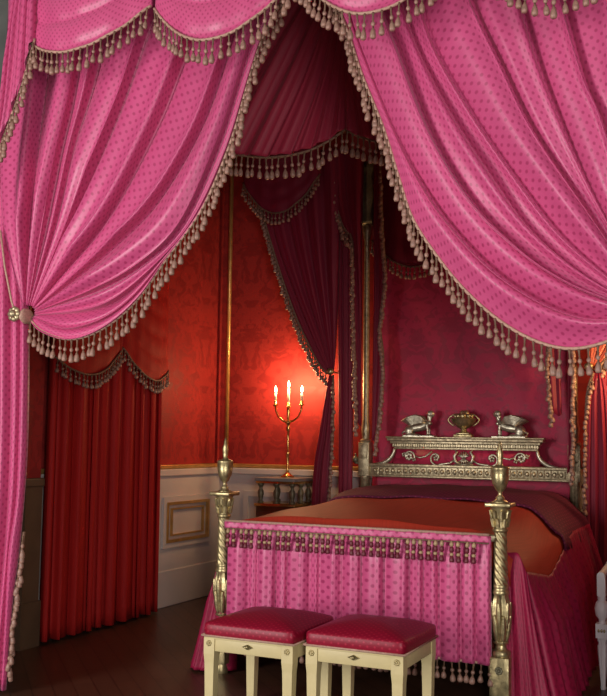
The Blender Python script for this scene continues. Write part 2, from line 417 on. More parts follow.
# gilt corner beads
struct('trim_11', MB().tube([(XL+0.13, YB-0.09, 1.22), (XL+0.13, YB-0.09, 5.1)], 0.02, 8), M['gold_trim'], smooth=True)
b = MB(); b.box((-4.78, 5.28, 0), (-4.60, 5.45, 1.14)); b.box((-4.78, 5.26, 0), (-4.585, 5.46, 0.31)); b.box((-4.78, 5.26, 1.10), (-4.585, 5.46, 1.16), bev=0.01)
struct('trim_12', b, M['shaded_dado'])
b = MB(); b.box((-4.78, 5.28, 1.16), (-4.62, 5.45, 5.1)); struct('trim_13', b, M['wall'])
b = MB(); b.tube([(-4.625, 5.275, 1.17), (-4.625, 5.275, 5.1)], 0.011, 8); b.ball((-4.625, 5.272, 1.19), 0.028); struct('trim_14', b, M['gold_trim'], smooth=True)
# right corner bead
struct('trim_15', MB().tube([(XR-0.13, YB-0.09, 1.22), (XR-0.13, YB-0.09, 5.1)], 0.02, 8), M['gold_trim'], smooth=True)

# ------------------------------------------------------------------ pink drapery in front of the opening
YP = 4.34
def px(poly, Y=YP): return [onY(x, y, Y) for x, y in poly]
L_STR = [
 [(10,-45),(8,60),(2,150),(6,225),(22,302)],
 [(62,-45),(50,76),(40,160),(33,228),(27,304)],
 [(98,-45),(79,83),(63,155),(48,228),(29,306)],
 [(125,-45),(99,76),(76,149),(57,228),(31,306)],
 [(185,-45),(152,30),(124,109),(80,210),(33,306)],
 [(228,-45),(187,60),(159,129),(110,220),(60,280),(34,308)],
 [(258,-45),(226,70),(200,139),(159,205),(120,245),(80,278),(36,309)],
 [(280,-45),(245,70),(220,150),(185,225),(145,265),(100,291),(36,312)],
 [(292,-45),(255,60),(228,148),(197,215),(160,262),(120,300),(85,312),(36,315)],
 [(297,-45),(259,52),(230,146),(201,212),(163,263),(133,299),(100,322),(66,329),(34,317)],
 [(300,-45),(283,0),(261,45),(246,95),(231,145),(204,208),(165,263),(142,296),(116,321),(89,336),(66,339),(43,331),(31,319)]]
R_STR = [
 [(668,-45),(668,120),(665,220),(657,300)],
 [(610,-45),(622,85),(640,200),(655,300)],
 [(552,-45),(567,20),(586,85),(607,137),(653,302)],
 [(507,-45),(523,14),(547,89),(591,191),(652,304)],
 [(458,-45),(475,10),(502,68),(536,137),(591,218),(651,306)],
 [(412,-45),(432,38),(470,110),(515,177),(560,235),(607,277),(651,308)],
 [(392,-45),(414,38),(451,113),(492,177),(526,225),(565,262),(607,290),(650,310)],
 [(372,-45),(385,10),(400,51),(434,137),(475,205),(525,255),(570,285),(615,303),(650,312)],
 [(335,-45),(352,20),(370,70),(395,130),(420,180),(450,225),(490,268),(535,300),(580,318),(620,320),(650,314)],
 [(322,-45),(336,0),(349,33),(363,76),(384,128),(399,176),(414,220),(441,261),(469,294),(503,323),(538,342),(572,349),(607,342),(640,325),(650,316)]]
def hang(mb, x0, x1, x0b, x1b, z0, z1, Y, nf=6, amp=0.03, nrm=Vector((0,-1,0)), nt=30, seed=3, axis='x', fabric=0.2, lean=0.0, pw=0.62):
    """straight hanging pleated panel from z1 down to z0, across x (or y when axis == 'y')"""
    rr = random.Random(seed); cut = [0]
    for _ in range(nf): cut.append(cut[-1]+rr.uniform(0.6, 1.4))
    cut = [c/cut[-1] for c in cut]; P = []
    for c in cut:
        a = x0+(x1-x0)*c; bq = x0b+(x1b-x0b)*c
        if axis == 'x': P.append([Vector((a, Y, z1)), Vector(((a*2+bq)/3, Y, z1+(z0-z1)/3)), Vector(((a+2*bq)/3, Y, z1+(z0-z1)*2/3)), Vector((bq, Y, z0))])
        else: P.append([Vector((Y, a, z1)), Vector((Y, (a*2+bq)/3, z1+(z0-z1)/3)), Vector((Y, (a+2*bq)/3, z1+(z0-z1)*2/3)), Vector((Y, bq, z0))])
    return strands(mb, P, nt=nt, sub=8, amp=amp, cap=0.09, nrm=nrm, fabric=fabric, seed=seed, lean=lean, pw=pw)

def drapery(name, label, STR, side):
    kn = onY(*STR[-1][-1], YP); r = thing(name, label, 'curtain', (kn.x, YP, 0))
    b = MB(); S = strands(b, [px(p) for p in STR], nt=90, sub=18, amp=0.62, cap=0.10, fabric=0.40, minor=0.12, lean=0.40*(-side), pw=0.75, kn=3.0)
    b.build('gathered_cloth', M['pink'], r, thick=0.003)
    fringe(r, [p+Vector((0, -0.012, 0)) for p in S[-1]], spacing=0.041)
    # panel hanging straight beside the gather, and the tail under the tie
    COL = [[(14,-45),(4,90),(-40,200),(-62,320),(-66,500),(-75,700)], [(15,-45),(7,90),(-24,200),(-40,320),(-44,500),(-52,698)], [(17,-45),(10,90),(-10,200),(-16,320),(-20,500),(-34,696)], [(19,-45),(13,90),(2,200),(0,320),(-3,500),(-20,694)],
           [(21,-45),(17,90),(10,200),(13,320),(10,500),(-8,692)], [(23,-45),(21,90),(18,200),(22,320),(19,480),(10,560),(2,690)], [(26,-45),(26,220),(29,322),(28,440),(21,536),(12,610),(6,690)]]
    CW = [px(q, YP+0.02) for q in COL]
    cx = (onY(20,312,YP).x + kn.x - 0.0)/2 if side < 0 else kn.x
    if side > 0:
        mid = onY(*L_STR[-1][-1], YP).x
        CW = [[Vector((mid+kn.x-p.x, p.y, p.z)) for p in q] for q in CW]
    b = MB(); S2 = strands(b, CW, nt=60, sub=12, amp=0.6, cap=0.07, fabric=0.2, seed=5, minor=0.15, lean=0.2)
    b.build('straight_panel', M['pink'], r, thick=0.003)
    fringe(r, [p+Vector((-side*0.01, 0.01, 0)) for p in S2[-1] if 0.16 < p.z < 0.95], spacing=0.035, name='tail_fringe', bmat='braid_dark')
    # gilt rosette tie with its cord
    b = MB(); c = Vector((kn.x+side*0.045, YP-0.09, kn.z+0.02))
    for k in range(8):
        a = 2*PI*k/8; b.ball((c.x+0.028*math.cos(a), c.y, c.z+0.028*math.sin(a)), (0.018, 0.016, 0.018), nu=8, nv=6)
    b.ball((c.x, c.y-0.012, c.z), 0.024)
    b.tube([(c.x, c.y+0.12, c.z), (c.x, c.y, c.z)], 0.012, 8)
    b.build('tie_rosette', M['gold_pale'], r)
    b = MB(); b.ball((kn.x+side*0.004, YP-0.035, kn.z+0.012), (0.022, 0.06, 0.045)); b.build('tie_band', M['braid'], r)
    b = MB(); b.tube([(c.x-(-side)*0.14, YP-0.08, c.z+0.5), (c.x+side*0.09, YP-0.085, c.z+0.28), (c.x+side*0.03, YP-0.085, c.z+0.08), (c.x, YP-0.08, c.z)], 0.006, 6)
    b.build('tie_cord', M['braid'], r)
    return r
drapery('drapery', 'pink spotted silk drapery gathered to a gilt rosette at the left edge, tasselled hem', L_STR, -1)
drapery('drapery', 'pink spotted silk drapery swept to the right edge, its long tasselled hem crossing the bed', R_STR, 1)

def swag_cloth(mb, x0, x1, z0, z1, zdip, Y, H, bulge=0.07, nf=5, fold=0.022, nrm=Vector((0,-1,0)), nu=57, nv=44, axis='x', mi=0, rad=0.012):
    edge = []
    def fn(i, j):
        u = i/(nu-1); v = j/(nv-1); q = 4*u*(1-u)
        zp = z0+(z1-z0)*u; dip = (zp-(z0+z1)/2) + (z0+z1)/2
        droop = (min(z0, z1) if False else (z0+z1)/2) - zdip
        z = zp + H*(1-v) - droop*(0.25+0.75*v)*q
        x = x0+(x1-x0)*u
        x += 0.10*(x1-x0)*(1-v)*(u-0.5)*-0.6
        ph = (v*nf + 0.25*math.sin(3*u+nf)) % 1.0
        d = bulge*math.sin(PI*u)**0.8*(0.3+0.7*v) + fold*(max(0, 1-(2*ph-1)**2)**0.6)*(0.25+0.75*q)
        e = abs(2*u-1)
        d += rad*math.sin(PI*9*(u + 0.12*(1-v)*(u-0.5)))*(0.35+0.65*e)
        p = Vector((x, Y, z)) if axis == 'x' else Vector((Y, x, z))
        p = p+nrm*d
        if j == nv-1: edge.append(p)
        return p, (u*abs(x1-x0)*1.5, v*H*1.6)
    mb.grid(fn, nu, nv, mi); return edge
# front valance: four swags on the pelmet board
b = MB(); b.box((-4.6, 4.06, 4.62), (0.4, 4.46, 4.70), bev=0.01)
tag(b.build('pelmet_board', M['gold'], sharp=40), 'gilt pelmet board carrying the pink swags above the opening', 'pelmet')
YS = 4.13
pk = [x*YS/4.235 for x in (-3.80, -2.93, -2.04, -1.16, -0.30)]
def sz(z): return 1.45+(z-1.45)*YS/4.235
def zpk(x): return 3.80
SW_LAB = ['pink silk swag with tassels at the top left, first from the left edge',
          'pink silk swag with tassels left of the dark gap, above the left drapery',
          'pink silk swag with tassels right of the dark gap, above the right drapery',
          'pink silk swag of which only the tasselled lower edge shows at the top right']
dips = [3.59, 3.50, 3.48, 3.43]
for k in range(4):
    r = thing('swag', SW_LAB[k], 'swag', ((pk[k]+pk[k+1])/2, YS, 3.5), 'pink swags of the front valance')
    b = MB(); zt = 3.80
    ed = swag_cloth(b, pk[k]+0.01, pk[k+1]-0.01, sz(zt-0.02 if k else 3.74), sz(zt), sz(dips[k]), YS, 0.86, fold=0.030, rad=0.005, nf=6, nu=91, nv=70)
    b.build('swag_cloth', M['pink'], r, thick=0.003)
    fringe(r, [p+Vector((0, -0.01, 0)) for p in ed], spacing=0.043)
# jabot at the far left
r = thing('jabot', 'narrow pink silk jabot with stepped tasselled edge at the far left top', 'jabot', (-4.0, 4.10, 3.5))
J = [[(15,-45),(11,20),(2,120),(-10,192)], [(21,-45),(17,20),(9,110),(2,150)], [(26,-45),(23,20),(18,80),(14,117)], [(32,-45),(30,15),(27,78)], [(38,-45),(38,0),(37,40)]]
b = MB(); S = strands(b, [px(p, 4.10) for p in J], nt=30, sub=10, amp=0.5, cap=0.05, fabric=0.25)
b.build('jabot_cloth', M['pink'], r, thick=0.003)
ed = [s[-1] for s in S][::-1]
ed2, _ = resample([p+Vector((0, -0.02, 0)) for p in ed], 40)
fringe(r, ed2, spacing=0.042)

# ------------------------------------------------------------------ bed canopy: crimson swags and dark tester inside the opening
YV = 5.45
r = thing('bed_canopy', 'dark crimson silk bed canopy with deep tasselled front swags hanging behind the pink drapery', 'canopy', (-2.28, YV, 3.3))
b = MB(); b.box((-3.70, YV-0.03, 4.28), (-0.86, YV+0.09, 4.40), bev=0.01); b.box((-3.70, YV+0.09, 4.30), (-0.86, YB-0.03, 4.34))
b.build('tester', M['mahogany'], r, sharp=40)
V = [[(348,-30),(348,60),(346,130)], [(347,-30),(342,60),(332,141)], [(346,-30),(334,70),(315,151)], [(344,-30),(324,75),(296,157)], [(341,-30),(308,75),(272,160)],
     [(334,-30),(288,72),(247,158)], [(322,-30),(266,65),(220,153)], [(300,-30),(238,60),(192,141)], [(225,-30),(196,50),(176,128)]]
VW = [px(p, YV) for p in V]
xm = VW[0][-1].x
for side in (0, 1):
    PW = VW if side == 0 else [[Vector((2*xm-p.x, p.y, p.z)) for p in q] for q in VW]
    b = MB(); S = strands(b, PW, nt=44, sub=10, amp=0.36, cap=0.06, fabric=0.2, seed=11,
                          bulge=lambda s, t: 0.05*math.sin(PI*min(1, s*1.1))*t)
    sw = b.build('canopy_swag', M['canopy'], r, thick=0.003)
    ed, _ = resample([s[-1]+Vector((0, -0.012, 0)) for s in S], 60)
    ed = [Vector((p.x, YV-0.012-0.05*math.sin(PI*min(1, (i/59)*1.1)), p.z)) for i, p in enumerate(ed)]
    fringe(sw, ed, spacing=0.045, me=T_BIG, bmat='braid_dark', scale=1.12)

# ------------------------------------------------------------------ hangings at the head of the bed
YH = 7.70
def mirror(P): return [[Vector((2*XC-p.x, p.y, p.z)) for p in q] for q in P]
E_ = [[(342,150),(340,250),(337,330),(334,372)], [(322,150),(326,250),(331,330),(333,372)], [(300,150),(310,240),(321,310),(332,372)], [(278,150),(291,230),(306,290),(325,350),(331,373)],
      [(262,150),(274,230),(294,290),(316,345),(330,373)], [(251,150),(258,190),(268,230),(285,285),(300,325),(320,365),(329,374)]]
PANEL = [[(337,150),(338,300),(339,420),(338,600)], [(342,150),(343,300),(344,420),(343,600)], [(348,150),(348,300),(348,420),(347,600)], [(353,150),(353,300),(353,420),(351,600)]]
TAIL = [[(329,375),(320,430),(313,480),(308,600)], [(331,375),(326,430),(320,480),(316,600)], [(333,375),(331,430),(328,480),(324,600)], [(334,375),(334,430),(331,480),(327,600)]]
TAIL_R = [[(602,373),(609,400),(613,490),(613,610)], [(600,373),(604,400),(608,490),(607,610)], [(598,373),(598,400),(600,490),(598,610)], [(596,373),(592,400),(591,490),(590,610)], [(594,373),(587,400),(585,490),(583,610)]]
for side in (0, 1):
    mm = (lambda P: P) if side == 0 else mirror
    gx = onY(333, 372, YH).x
    if side: mm = lambda P: [[p+Vector((-0.13, 0, 0)) for p in q] for q in mirror(P)]; gx = 2*XC-gx-0.13
    r = thing('bed_curtain', ('dark crimson bed curtain tied back beside the candles, left of the bed head' if side == 0 else
              'crimson bed curtain at the right of the bed head, its gather coloured orange as candle glow'), 'curtain', (gx, YH, 0), 'curtains at the head of the bed')
    b = MB(); S = strands(b, mm([px(p, YH) for p in E_]), nt=50, sub=8, amp=0.5, cap=0.05, fabric=0.2, seed=4); b.build('gathered_cloth', M['bedcurtain' if side == 0 else 'candle_glow'], r, thick=0.003)
    fringe(r, [p+Vector((0, -0.015, 0)) for p in S[-1]], spacing=0.036, me=T_MID, bmat='braid_dark', scale=1.05, braid=0.011)
    b = MB(); strands(b, mm([px(p, YH+0.05) for p in PANEL]) if side == 0 else [[q+Vector((0.21, 0, 0)) for q in p] for p in mm([px(p, YH+0.05) for p in PANEL])], nt=30, sub=8, amp=0.5, cap=0.05, fabric=0.2, seed=6); b.build('straight_panel', M['bedcurtain'], r, thick=0.003)
    b = MB(); S = strands(b, mm([px(p, YH-0.03) for p in TAIL]) if side == 0 else [px(p, YH-0.03) for p in TAIL_R], nt=30, sub=8, amp=0.5, cap=0.05, fabric=0.2, seed=8); b.build('tail', M['bedcurtain'], r, thick=0.003)
    fringe(r, [p+Vector((0, -0.02, 0)) for p in S[-1] if p.z > 0.4], spacing=0.04, me=T_MID, bmat='braid_dark', name='tail_fringe', scale=1.0, braid=0.011)
    b = MB(); b.ball((gx, YH-0.06, onY(333, 372, YH).z), (0.035, 0.03, 0.03)); b.tube([(gx, YH-0.06, onY(333, 372, YH).z), (gx, YB-0.01, onY(333, 372, YH).z)], 0.008, 6); b.build('tie_knob', M['gold'], r)
# swagged valance across the head
r = thing('head_valance', 'dark crimson swagged valance with small tassels high above the bed head', 'valance', (XC, YH, 3.2), None)
for (x0, x1, zp, zd, Y) in ((-4.24, -3.46, 3.80, 3.47, YH-0.06), (-3.03, XC, 3.20, 2.93, YH+0.1), (XC, -1.37, 3.20, 2.93, YH+0.1), (-0.94, -0.16, 3.80, 3.47, YH-0.06)):
    b = MB(); ed = swag_cloth(b, x0, x1, zp, zp, zd, Y, 4.28-zp-0.02, bulge=0.05, nu=33, nv=24)
    sw = b.build('valance_swag', M['bedcurtain'], r, thick=0.003)
    fringe(sw, [p+Vector((0, -0.01, 0)) for p in ed], spacing=0.042, me=T_MID, bmat='braid_dark', scale=0.95)
# tasselled jabots wrapping the head posts
JL = [[(334,150),(337,200),(345,228),(353,242),(354,300),(356,370),(357,422)], [(346,150),(348,200),(354,240),(358,300),(359,370),(359,424)], [(364,150),(363,200),(362,240),(362,300),(361,370),(361,426)]]
JR = [[(374,150),(374,240),(374,300),(373,370),(372,440)], [(377,150),(378,240),(379,300),(377,370),(374,441)], [(380,150),(384,240),(386,275),(381,325),(384,360),(380,415),(376,442)]]
for side in (0, 1):
    mm = (lambda P: P) if side == 0 else mirror
    for k, (J, lab) in enumerate(((JL, 'left of'), (JR, 'right of'))):
        if side: lab = {'left of': 'right of', 'right of': 'left of'}[lab]
        P = mm([px(p, 7.70) for p in J])
        if side: dxj, zlo = ((-0.035, 1.20), (0.02, 1.66))[k]; P = [resample([q+Vector((dxj, 0, 0)) for q in p], 60)[0] for p in P]; P = [[q if q.z > zlo+0.3 or k == 1 else q for q in p] for p in P]; P = [([q for q in p if q.z > zlo] if k == 1 else p+[p[-1]+Vector((0, 0, -0.18)), p[-1]+Vector((-0.01, 0, -0.36))]) for p in P]
        r = thing('jabot', 'narrow dark crimson tasselled jabot hanging just %s the %s bed head post' % (lab, ('left', 'right')[side]), 'jabot', (P[0][0].x, 7.7, 3.0), 'jabots at the head posts')
        b = MB(); S = strands(b, P, nt=40, sub=8, amp=0.5, cap=0.04, fabric=0.15, seed=9); b.build('jabot_cloth', M['bedcurtain'], r, thick=0.003)
        fringe(r, [p+Vector((0, -0.02, 0)) for p in (S[0] if k == 0 else S[-1]) if p.z < 3.9], spacing=0.034, me=T_MID, bmat='braid_dark', scale=1.15, braid=0.012)

# ------------------------------------------------------------------ curtains on the left wall
XW = -4.60
def pxX(poly, X): return [onX(x, y, X) for x, y in poly]
r = thing('wall_curtain', 'red silk curtain reaching the floor along the left wall beside the dado', 'curtain', (XW, 6.3, 0))
b = MB(); hang(b, 5.50, 6.94, 5.50, 6.98, 0.02, 3.3, XW-0.03, nf=10, amp=0.7, nrm=Vector((1, 0, 0)), nt=30, axis='y', seed=21, lean=-0.45, pw=0.8)
b.build('curtain_cloth', M['red_curtain'], r, thick=0.003)
b = MB(); b.box((XL, 5.47, 3.3), (XW+0.1, 7.0, 3.38), bev=0.01); b.build('pelmet', M['mahogany'], r, sharp=40)
for (y0, y1, z0, z1, zd) in ((5.45, 6.26, 2.02, 2.16, 1.92), (6.26, 6.92, 2.16, 2.02, 1.93)):
    b = MB(); ed = swag_cloth(b, y0, y1, z0, z1, zd, XW+0.05, 3.3-max(z0, z1), bulge=0.04, nrm=Vector((1, 0, 0)), axis='y', nu=41, nv=40, rad=0.004, nf=7)
    sw = b.build('valance_swag', M['red_curtain'], r, thick=0.003)
    fringe(sw, [p+Vector((0.01, 0, 0)) for p in ed], spacing=0.045, me=T_MID, bmat='braid_dark', scale=0.9, off=Vector((0.006, 0, -0.004)))

# ------------------------------------------------------------------ the bed
BX0, BX1, BYF, BYH = -3.087, -1.321, 5.39, 7.82
bed = thing('bed', 'large gilded four-post bed with pink spotted footboard and sphinx-topped headboard', 'bed', (XC, (BYF+BYH)/2, 0))
def foot_post(x):
    b = MB(); L = (x, BYF, 0)
    b.box((x-0.055, BYF-0.055, 0.06), (x+0.055, BYF+0.055, 0.285), bev=0.006)
    b.lathe([(0.045, 0.0), (0.05, 0.02), (0.04, 0.06)], L, 16)
    b.lathe([(0.05, 0.283), (0.055, 0.30), (0.05, 0.315), (0.032, 0.325), (0.030, 0.345), (0.042, 0.355), (0.042, 0.365)], L, 20)
    # acanthus bulb
    b.lathe([(0.034, 0.36), (0.043, 0.40), (0.052, 0.47), (0.055, 0.53), (0.050, 0.58), (0.042, 0.615), (0.046, 0.62)], L, 40, flute=8, fd=0.22)
    b.lathe([(0.046, 0.618), (0.049, 0.628), (0.046, 0.638), (0.041, 0.645), (0.043, 0.655), (0.045, 0.665), (0.040, 0.672)], L, 20)
    for row, n, z0_, off in ((0, 6, 0.37, 0), (1, 6, 0.44, 0.5)):
        for k in range(n):
            a = 2*PI*(k+off)/n; ca, sa = math.cos(a), math.sin(a)
            pts = [(x+ca*q, BYF+sa*q, zz) for q, zz in ((0.030+row*0.008, z0_), (0.038+row*0.006, z0_+0.05), (0.044+row*0.003, z0_+0.10), (0.053, z0_+0.135), (0.057, z0_+0.128))]
            b.tube(pts, [0.010, 0.017, 0.016, 0.009, 0.004], 8)
    # spiral shaft
    prof = [(0.042-0.006*k/70, 0.67+0.29*k/70) for k in range(71)]
    b.lathe(prof, L, 56, flute=7, fd=0.16, twist=24.0)
    b.lathe([(0.036, 0.955), (0.043, 0.962), (0.043, 0.972), (0.037, 0.98)], L, 20)
    # corinthian bell with leaf rows
    b.lathe([(0.036, 0.975), (0.039, 1.02), (0.046, 1.06), (0.058, 1.095)], L, 20)
    for row, (zz, rr, n) in enumerate(((0.985, 0.040, 8), (1.03, 0.045, 8))):
        for k in range(n):
            a = 2*PI*(k+row*0.5)/n; ca, sa = math.cos(a), math.sin(a)
            pts = [(x+ca*(rr+dr), BYF+sa*(rr+dr), zz+dz) for dr, dz in ((0, 0), (0.004, 0.025), (0.012, 0.045), (0.018, 0.042))]
            b.tube(pts, [0.010, 0.011, 0.008, 0.004], 6)
    b.box((x-0.072, BYF-0.072, 1.095), (x+0.072, BYF+0.072, 1.118), bev=0.006)
    p = b.build('foot_post', M['gold'], bed, sharp=50)
    b = MB()
    b.lathe([(0.045, 1.118), (0.04, 1.126), (0.022, 1.134), (0.026, 1.145), (0.014, 1.155), (0.012, 1.175), (0.026, 1.19), (0.043, 1.225), (0.050, 1.265), (0.047, 1.272), (0.050, 1.28), (0.049, 1.30), (0.053, 1.308), (0.048, 1.316), (0.02, 1.322), (0.014, 1.33), (0.016, 1.36), (0.020, 1.385), (0.014, 1.41), (0.008, 1.44), (0.002, 1.46)], L, 20)
    b.build('finial', M['gold'], p)
    b = MB()
    for k in range(8):
        a = 2*PI*k/8; b.ball((x+0.014*math.cos(a), BYF-0.056, 0.215+0.014*math.sin(a)), (0.009, 0.006, 0.009), nu=8, nv=6)
    b.ball((x, BYF-0.058, 0.215), 0.010, nu=8, nv=6)
    b.build('rosette', M['bronze'], p)
foot_post(BX0); foot_post(BX1)
def head_post(x, sgn):
    b = MB(); L = (x, BYH, 0)
    b.lathe([(0.05, 0.0), (0.05, 0.3), (0.045, 0.32), (0.043, 1.12), (0.05, 1.13), (0.05, 1.15)], L, 32, flute=12, fd=0.1)
    b.box((x-0.05, BYH-0.05, 1.15), (x+0.05, BYH+0.05, 1.44), bev=0.006)
    b.box((x-0.034, BYH-0.058, 1.30), (x+0.034, BYH-0.045, 1.42), bev=0.004)
    b.lathe([(0.045, 1.44), (0.05, 1.455), (0.03, 1.47), (0.034, 1.50), (0.040, 1.56), (0.030, 1.62), (0.029, 1.7), (0.029, 2.4), (0.023, 3.2), (0.038, 3.28), (0.040, 3.33), (0.03, 3.35)], L, 20)
    p = b.build('head_post', M['gold_pale'], bed, sharp=50)
    b = MB(); b.lathe([(0.07, 3.35), (0.075, 3.38), (0.06, 3.42), (0.068, 3.5), (0.085, 3.6), (0.078, 3.7), (0.06, 3.78), (0.085, 3.84), (0.09, 3.9)], L, 32, flute=10, fd=0.15)
    b.build('palm_capital', M['bronze'], p)
    b = MB(); kx = x+sgn*0.085; b.ball((kx, BYH-0.02, 1.29), (0.026, 0.026, 0.032)); b.tube([(kx, BYH-0.02, 1.31), (kx, BYH-0.02, 1.345)], [0.012, 0.004], 8); b.tube([(x+sgn*0.04, BYH-0.02, 1.26), (kx, BYH-0.02, 1.26), (kx, BYH-0.02, 1.29)], 0.009, 6)
    b.build('knob', M['bronze'], p)
head_post(BX0, -1); head_post(BX1, 1)
# headboard
b = MB()
b.box((BX0+0.04, BYH-0.035, 1.155), (BX1-0.04, BYH+0.035, 1.258), bev=0.004)
b.box((BX0+0.04, BYH-0.045, 1.235), (BX1-0.04, BYH+0.045, 1.262), bev=0.006)
b.box((BX0+0.04, BYH-0.045, 1.148), (BX1-0.04, BYH+0.045, 1.168), bev=0.006)
nr = 30
for k in range(nr):
    x = BX0+0.10+(BX1-BX0-0.2)*k/(nr-1)
    b.ball((x, BYH-0.036, 1.202), (0.018, 0.012, 0.021), nu=10, nv=6)
    b.tube([(x+0.029, BYH-0.037, 1.172), (x+0.029, BYH-0.037, 1.232)], 0.006, 5)
b.build('headboard_rail', M['gold_pale'], bed, sharp=50)
CX0, CX1 = BX0+0.235, BX1-0.255
CXM = (CX0+CX1)/2
b = MB()
for (z0, z1, e, d) in ((1.385, 1.405, -0.03, 0.02), (1.405, 1.432, -0.02, 0.028), (1.432, 1.455, -0.005, 0.045), (1.455, 1.478, 0.02, 0.06), (1.478, 1.492, 0.03, 0.065)):
    b.box((CX0-e, BYH-d, z0), (CX1+e, BYH+0.03, z1), bev=0.004)
for k in range(60):
    x = CX0+0.03+(CX1-CX0-0.06)*k/59; b.box((x-0.005, BYH-0.036, 1.408), (x+0.005, BYH-0.02, 1.43))
b.build('cornice', M['gold_pale'], bed, sharp=50)
b = MB(); b.box((CX0+0.02, BYH-0.005, 1.25), (CX1-0.02, BYH+0.02, 1.39)); 
b.build('headboard_panel', M['bedback'], bed)
for s, xe in ((-1, CX0), (1, CX1)):
    b = MB(); pts = []
    for k in range(15):
        t = k/14; a = PI/2*t
        pts.append((xe+s*(0.16*(1-math.cos(a)) - 0.035), BYH-0.02, 1.392-0.135*math.sin(a)))
    b.tube(pts, [0.012+0.006*math.sin(PI*k/14) for k in range(15)], 8)
    b.build('volute_bracket', M['silver'], bed)
# gilt scroll ornament on the panel
b = MB(); yo = BYH-0.018; zc = 1.315
def spiral(cx, cz, r0_, r1, a0, a1, n=22): return [(cx+(r0_+(r1-r0_)*k/n)*math.cos(a0+(a1-a0)*k/n), yo, cz+(r0_+(r1-r0_)*k/n)*math.sin(a0+(a1-a0)*k/n)) for k in range(n+1)]
for s in (-1, 1):
    def mx(pts): return [(CXM+s*(p[0]-CXM), p[1], p[2]) for p in pts]
    b.tube(mx([(CXM+0.03, yo, 1.265), (CXM+0.07, yo, 1.29), (CXM+0.08, yo, 1.335), (CXM+0.055, yo, 1.37), (CXM+0.075, yo, 1.382)]), [0.009, 0.014, 0.014, 0.010, 0.005], 6)
    b.tube(mx([(CXM+0.08, yo, 1.30), (CXM+0.12, yo, 1.275)] + spiral(CXM+0.235, zc, 0.062, 0.02, -2.2, 3.4)), 0.0085, 6)
    b.tube(mx([(CXM+0.27, yo, 1.37), (CXM+0.33, yo, 1.325), (CXM+0.38, yo, 1.315), (CXM+0.42, yo, 1.33)]), [0.008, 0.008, 0.008, 0.006], 6)
    b.tube(mx(spiral(CXM+0.475, 1.325, 0.055, 0.025, 3.6, -0.6, 14)), 0.008, 6)
    for (dx, dz, n, rr) in ((0.235, 0.0, 5, 0.016), (0.475, 0.008, 6, 0.020), (0.43, -0.012, 4, 0.012), (0.52, 0.025, 4, 0.012)):
        for k in range(n):
            a = 2*PI*k/n+0.4; b.ball((CXM+s*(dx+rr*math.cos(a)), yo, zc+dz+rr*math.sin(a)), (rr*0.75, 0.007, rr*0.75), nu=8, nv=6)
for k in range(-3, 4):
    a = k*0.42; b.tube([(CXM, yo, 1.31), (CXM+0.025*math.sin(a), yo, 1.335), (CXM+0.052*math.sin(a), yo, 1.325+0.05*math.cos(a))], [0.005, 0.008, 0.004], 6)
for k in range(-2, 3):
    a = k*0.5; b.tube([(CXM, yo, 1.315), (CXM+0.05*math.sin(a), yo, 1.31-0.045*math.cos(a))], [0.005, 0.008], 6)
b.tube([(CXM-0.08, yo, 1.265), (CXM+0.08, yo, 1.265)], 0.006, 6)
b.build('scroll_ornament', M['silver'], bed)
